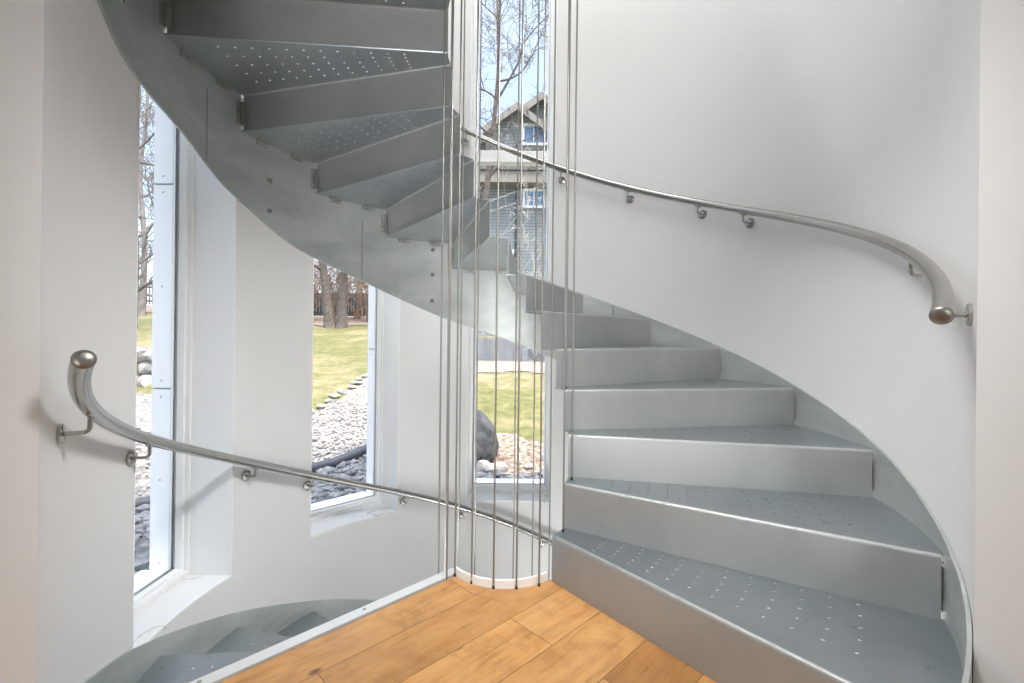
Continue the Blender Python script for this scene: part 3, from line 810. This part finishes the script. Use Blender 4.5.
# pale shrub against the house
x, y = 0.62, 12.2; g = gz(x, y); rnd = random.Random(91)
root = empty('bare_shrub', (x, y, g)); tag(root, 'pale bare shrub with white stems against the grey siding', 'shrub')
bm = new()
for j in range(7):
    a = rnd.uniform(0, 6.28); limb(bm, Vector((x, y, g)), Vector((math.cos(a) * 0.42, 0.25 * math.sin(a), 1)), rnd.uniform(2.4, 3.3), 0.014, 3, rnd, 5, 0.12, 0.03, 5, (2, 3), 0.5, 0.005)
link('stems', bm, M['twig_pale'], root)
x, y = -1.45, 11.4; g = gz(x, y); rnd = random.Random(95)
root = empty('bare_shrub', (x, y, g)); tag(root, 'pale bare branching shrub left of the slender tree before the house', 'shrub')
bm = new()
for j in range(6):
    a = rnd.uniform(0, 6.28); limb(bm, Vector((x, y, g)), Vector((math.cos(a) * 0.5 + 0.15, 0.25 * math.sin(a), 1)), rnd.uniform(3.4, 4.8), 0.025, 4, rnd, 6, 0.14, 0.02, 5, (2, 4), 0.55, 0.005)
link('stems', bm, M['twig_pale'], root)

# fences
def fence(name, label, x0, y0, x1, y1, h, pitch, bw, mat, nposts):
    root = empty(name, (x0, y0, gz(x0, y0))); tag(root, label, 'fence')
    L = math.hypot(x1 - x0, y1 - y0); n = int(L / pitch); u = Vector((x1 - x0, y1 - y0, 0)) / L; a = math.atan2(u.y, u.x)
    bm = new()
    for i in range(n):
        p = Vector((x0, y0, 0)) + u * pitch * i; R = Matrix.Rotation(a, 4, 'Z'); R.translation = (p.x, p.y, gz(p.x, p.y))
        box(bm, (0, -0.012, 0.06), (bw, 0.012, h), R)
    link('pickets', bm, mat, root)
    for zz in (0.2, h - 0.15):
        bm = new(); P = [Vector((x0, y0, 0)) + u * L * i / 8 for i in range(9)]
        for p, q in zip(P, P[1:]):
            R = Matrix.Rotation(a, 4, 'Z'); R.translation = (p.x, p.y, gz(p.x, p.y) + zz)
            box(bm, (0, 0.013, 0), (L / 8, 0.05, 0.08), R)
        link('rail', bm, mat, root)
    for i in range(nposts):
        p = Vector((x0, y0, 0)) + u * L * i / (nposts - 1); bm = new(); z = gz(p.x, p.y)
        box(bm, (p.x - 0.05, p.y + 0.052, z), (p.x + 0.05, p.y + 0.15, z + h + 0.08)); link('post', bm, mat, root)
fence('board_fence', 'dark grey board fence behind the double-trunked tree', -14.5, 24.0, -2.6, 24.0, 1.25, 0.15, 0.135, M['fence'], 6)
fence('picket_fence', 'thin black picket fence at the top of the lawn in the left window', -27.0, 25.0, -16.5, 25.0, 1.1, 0.16, 0.045, M['fence_black'], 5)

# neighbouring house
HYF = 17.0
def hx(px): return (px - 512 - 2.5) / F_PX * HYF
def hz(py): return CAM_Z - (py - HY) / F_PX * HYF
house = empty('house', (1.5, HYF, gz(1, 16.5))); tag(house, 'grey sided house with steep gables beyond the bare trees', 'house')
g = gz(1, 17) - 0.3
xp, zp = hx(541), hz(96); sl = 0.74                              # main gable peak and slope
xl, xr_ = hx(470), xp + (xp - hx(470))
bm = new(); zE = zp - sl * (xp - xl) - 0.1
pts = [(xl, g), (xr_, g), (xr_, zE), (xp, zp - 0.12), (xl, zE)]
fr = [bm.verts.new((x, HYF, z)) for x, z in pts]; bk = [bm.verts.new((x, HYF + 6, z)) for x, z in pts]
bm.faces.new(fr); bm.faces.new(bk[::-1])
for i in range(5): bm.faces.new((fr[i], fr[(i + 1) % 5], bk[(i + 1) % 5], bk[i]))
link('wall', bm, M['siding'], house)
def roof_pair(xp, zp, half, slope, y0, y1, th, parent, mat, trim):
    for s in (-1, 1):
        bm = new(); x1 = xp + s * half; z1 = zp - slope * half
        q = [(xp, zp), (x1, z1), (x1, z1 - th), (xp, zp - th)]
        a = [bm.verts.new((x, y0, z)) for x, z in q]; b = [bm.verts.new((x, y1, z)) for x, z in q]
        bm.faces.new(a); bm.faces.new(b[::-1])
        for i in range(4): bm.faces.new((a[i], a[(i + 1) % 4], b[(i + 1) % 4], b[i]))
        link('roof', bm, mat, parent)
        bm = new(); q = [(xp, zp - th * 0.3), (x1, z1 - th * 0.3), (x1, z1 - th - 0.2), (xp, zp - th - 0.2)]
        a = [bm.verts.new((x, y0 - 0.04, z)) for x, z in q]; b = [bm.verts.new((x, y0 + 0.02, z)) for x, z in q]
        bm.faces.new(a); bm.faces.new(b[::-1])
        for i in range(4): bm.faces.new((a[i], a[(i + 1) % 4], b[(i + 1) % 4], b[i]))
        link('barge_board', bm, trim, parent)
roof_pair(xp, zp, (xp - xl) + 0.5, sl, HYF - 0.35, HYF + 6.2, 0.10, house, M['shingle'], M['soffit'])
xs, zs_ = hx(517), hz(112)
roof_pair(xs, zs_, 1.2, 0.72, HYF - 0.75, HYF + 1, 0.08, house, M['shingle'], M['soffit'])
bm = new(); q = [(xs - 1.1, zs_ - 1.55), (xs + 1.3, zs_ - 1.55), (xs + 1.3, zs_ - 0.95), (xs, zs_ - 0.12), (xs - 1.1, zs_ - 0.85)]
a = [bm.verts.new((x, HYF - 0.4, z)) for x, z in q]; b = [bm.verts.new((x, HYF - 0.002, z)) for x, z in q]
bm.faces.new(a); bm.faces.new(b[::-1])
for i in range(5): bm.faces.new((a[i], a[(i + 1) % 5], b[(i + 1) % 5], b[i]))
link('dormer', bm, M['siding'], house)
# beige eave band and porch roof under it
bm = new(); box(bm, (xl - 0.2, HYF - 0.55, hz(187)), (xr_ + 0.2, HYF - 0.002, hz(176))); link('eave_band', bm, M['soffit'], house)
bm = new(); box(bm, (xl - 0.25, HYF - 0.62, hz(175.5)), (xr_ + 0.25, HYF - 0.002, hz(170))); link('eave_roof', bm, M['shingle'], house)
def hwin(x0, x1, y0, y1, parent, mull=1, HYF=HYF):
    X0, X1, Z0, Z1 = hx(x0), hx(x1), hz(y1), hz(y0); t = 0.085
    bm = new()
    for lo_, hi_ in (((X0, 0, Z0), (X0 + t, 0, Z1)), ((X1 - t, 0, Z0), (X1, 0, Z1)), ((X0 + t, 0, Z0), (X1 - t, 0, Z0 + t)), ((X0 + t, 0, Z1 - t), (X1 - t, 0, Z1))):
        box(bm, (lo_[0], HYF - 0.07, lo_[2]), (hi_[0], HYF - 0.001, hi_[2]))
    for i in range(mull):
        xc = X0 + (X1 - X0) * (i + 1) / (mull + 1); box(bm, (xc - 0.02, HYF - 0.06, Z0 + t), (xc + 0.02, HYF - 0.001, Z1 - t))
    w = link('window', bm, M['white'], parent)
    bm = new(); box(bm, (X0 + t, HYF - 0.03, Z0 + t), (X1 - t, HYF - 0.0015, Z1 - t)); link('pane', bm, M['dark_glass'], w)
hwin(522, 556, 129, 150, house, 2, HYF - 0.401); hwin(523.5, 546, 189, 208, house, 1); hwin(508, 515, 250, 268, house, 0)
bm = new(); tube(bm, [(hx(517.5), HYF - 0.05, hz(188)), (hx(517.5), HYF - 0.05, g)], 0.035, n=8); link('downspout', bm, M['plastic'], house)

# ------------------------------------------------------------------ lights
def area(name, loc, size, power, rot=(0, 0, 0), color=(1, 1, 1), shape='SQUARE', sy=None):
    d = bpy.data.lights.new(name, 'AREA'); d.energy = power; d.size = size; d.color = color
    if sy: d.shape = 'RECTANGLE'; d.size_y = sy
    else: d.shape = shape
    o = bpy.data.objects.new(name, d); o.location = loc; o.rotation_euler = rot; COL.objects.link(o); return o
COOL = (0.965, 0.972, 0.968)
def point_fill(name, loc, power, r):
    d = bpy.data.lights.new(name, 'POINT'); d.energy = power; d.shadow_soft_size = r; d.color = COOL
    o = bpy.data.objects.new(name, d); o.location = loc; COL.objects.link(o)
def aimed_fill(name, loc, to, power):
    return area(name, loc, 0.6, power, rot=(Vector(to) - Vector(loc)).to_track_quat('-Z', 'Y').to_euler(), color=COOL, sy=0.4)
def aimed_fill(name, loc, to, power):
    return area(name, loc, 0.6, power, rot=(Vector(to) - Vector(loc)).to_track_quat('-Z', 'Y').to_euler(), color=COOL, sy=0.4)
def aimed_fill(name, loc, to, power):
    return area(name, loc, 0.6, power, rot=(Vector(to) - Vector(loc)).to_track_quat('-Z', 'Y').to_euler(), color=COOL, sy=0.4)
def aimed_fill(name, loc, to, power):
    return area(name, loc, 0.6, power, rot=(Vector(to) - Vector(loc)).to_track_quat('-Z', 'Y').to_euler(), color=COOL, sy=0.4)
def aimed_fill(name, loc, to, power):
    return area(name, loc, 0.6, power, rot=(Vector(to) - Vector(loc)).to_track_quat('-Z', 'Y').to_euler(), color=COOL, sy=0.4)
def aimed_fill(name, loc, to, power):
    o = area(name, loc, 0.6, power, rot=(Vector(to) - Vector(loc)).to_track_quat('-Z', 'Y').to_euler(), color=COOL, sy=0.4)
    o.data.spread = rad(80)
    return o
def aimed_fill(name, loc, to, power):
    o = area(name, loc, 0.6, power, rot=(Vector(to) - Vector(loc)).to_track_quat('-Z', 'Y').to_euler(), color=COOL, sy=0.4)
    o.data.spread = rad(80)
    return o
def aimed_fill(name, loc, to, power):
    o = area(name, loc, 0.6, power, rot=(Vector(to) - Vector(loc)).to_track_quat('-Z', 'Y').to_euler(), color=COOL, sy=0.4)
    o.data.spread = rad(80)
    return o
def aimed_fill(name, loc, to, power):
    o = area(name, loc, 0.6, power, rot=(Vector(to) - Vector(loc)).to_track_quat('-Z', 'Y').to_euler(), color=COOL, sy=0.4)
    o.data.spread = rad(80)
    return o
def aimed_fill(name, loc, to, power):
    o = area(name, loc, 0.6, power, rot=(Vector(to) - Vector(loc)).to_track_quat('-Z', 'Y').to_euler(), color=COOL, sy=0.4)
    o.data.spread = rad(80)
    return o
def aimed_fill(name, loc, to, power):
    o = area(name, loc, 0.6, power, rot=(Vector(to) - Vector(loc)).to_track_quat('-Z', 'Y').to_euler(), color=COOL, sy=0.4)
    o.data.spread = rad(80)
    return o
def aimed_fill(name, loc, to, power):
    o = area(name, loc, 0.6, power, rot=(Vector(to) - Vector(loc)).to_track_quat('-Z', 'Y').to_euler(), color=COOL, sy=0.4)
    o.data.spread = rad(64)
    return o
def aimed_fill(name, loc, to, power):
    o = area(name, loc, 0.6, power, rot=(Vector(to) - Vector(loc)).to_track_quat('-Z', 'Y').to_euler(), color=COOL, sy=0.4)
    o.data.spread = rad(64)
    return o
area('ceiling_fill', (0, -1.3, 2.6), 1.5, 2.5, color=(0.80, 0.94, 1.0), sy=2.6)  # unseen fill light added behind the camera to brighten the room
aimed_fill('landing_fill', (0.5, 1.05, 2.55), (-0.95, 2.0, 0.3), 10)  # added fill aimed at the left wall, no fixture there
aimed_fill('landing_fill', (-0.1, 0.85, 2.55), (1.15, 1.8, 0.0), 7)  # second added fill, aimed at the low right wall
rl = area('rear_fill', (0, -3.1, 1.2), 1.5, 7.5, rot=(rad(90), 0, 0), color=COOL, sy=2.4)  # added forward fill; the rear wall has no window
rl.data.spread = rad(42)
area('tower_fill', (0.0, 2.0, TOP_Z - 0.03), 1.9, 46, color=COOL, shape='DISK')  # added area light overhead, standing in for unseen light from above
point_fill('lower_fill', (CC[0], CC[1], -1.6), 100, 0.22)  # point light added below the view to lift the lower walls
sd = bpy.data.lights.new('underside_fill', 'SPOT'); sd.energy = 95; sd.spot_size = rad(82); sd.spot_blend = 0.8; sd.shadow_soft_size = 0.09; sd.color = COOL  # added unseen spot, brightens step undersides and riser backs
sl = bpy.data.objects.new('underside_fill', sd); sl.location = (-0.70, 1.98, -0.42); COL.objects.link(sl)
sl.rotation_euler = (Vector((0.0, 2.55, 1.75)) - sl.location).to_track_quat('-Z', 'Y').to_euler()
sun = bpy.data.lights.new('sun', 'SUN'); sun.energy = 2.15; sun.angle = rad(0.6); sun.color = (1, 0.955, 0.88)
so = bpy.data.objects.new('sun', sun); COL.objects.link(so)
el, az = rad(64), rad(43)                       # high sun from the south-east, shadows run north-west
dirv = Vector((-math.sin(az) * math.cos(el), math.cos(az) * math.cos(el), -math.sin(el)))
so.rotation_euler = dirv.to_track_quat('-Z', 'Y').to_euler()
w = bpy.data.worlds.new('World'); scene.world = w; w.use_nodes = True
nt = w.node_tree; bg = nt.nodes['Background']
sky = nt.nodes.new('ShaderNodeTexSky'); sky.sky_type = 'NISHITA'; sky.sun_disc = False; sky.sun_elevation = el; sky.sun_rotation = rad(137)
sky.air_density = 1.0; sky.dust_density = 1.4; sky.ozone_density = 1.0
hz_ = nt.nodes.new('ShaderNodeMix'); hz_.data_type = 'RGBA'; hz_.inputs[0].default_value = 0.66
hz_.inputs[7].default_value = (1.42, 1.52, 1.60, 1)
nt.links.new(sky.outputs[0], hz_.inputs[6]); tc = nt.nodes.new('ShaderNodeTexCoord'); sx = nt.nodes.new('ShaderNodeSeparateXYZ'); nt.links.new(tc.outputs['Generated'], sx.inputs[0])
rp = nt.nodes.new('ShaderNodeMapRange'); rp.data_type = 'FLOAT_VECTOR'       # hazy white glow overhead
for i, v in ((7, (0.6,) * 3), (8, (1.0,) * 3), (9, (0.90, 0.92, 0.945)), (10, (6.9, 6.4, 5.9))): rp.inputs[i].default_value = v
nt.links.new(sx.outputs['Z'], rp.inputs[6])
ml = nt.nodes.new('ShaderNodeVectorMath'); ml.operation = 'MULTIPLY'; nt.links.new(hz_.outputs[2], ml.inputs[0]); nt.links.new(rp.outputs[1], ml.inputs[1])
nt.links.new(ml.outputs[0], bg.inputs[0]); bg.inputs[1].default_value = 0.56

# ------------------------------------------------------------------ camera
cd = bpy.data.cameras.new('camera'); cam = bpy.data.objects.new('camera', cd); COL.objects.link(cam)
cd.sensor_fit = 'HORIZONTAL'; cd.sensor_width = 36; cd.lens = F_PX / 1024 * 36
cd.shift_y = (HY - 341.5) / 1024; cd.clip_start = 0.02; cd.clip_end = 400
cam.matrix_world = Matrix.Translation((0, 0, CAM_Z)) @ Matrix.Rotation(rad(90), 4, 'X') @ Matrix.Rotation(ROLL, 4, 'Z')
scene.camera = cam
vs = scene.view_settings
vs.view_transform = 'Standard'; vs.look = 'None'; vs.exposure = 0.3; vs.gamma = 1.0; vs.use_curve_mapping = False
cy = scene.cycles
cy.use_denoising = True; cy.max_bounces = 12; cy.diffuse_bounces = 6; cy.glossy_bounces = 6; cy.transparent_max_bounces = 16
cy.sample_clamp_indirect = 8
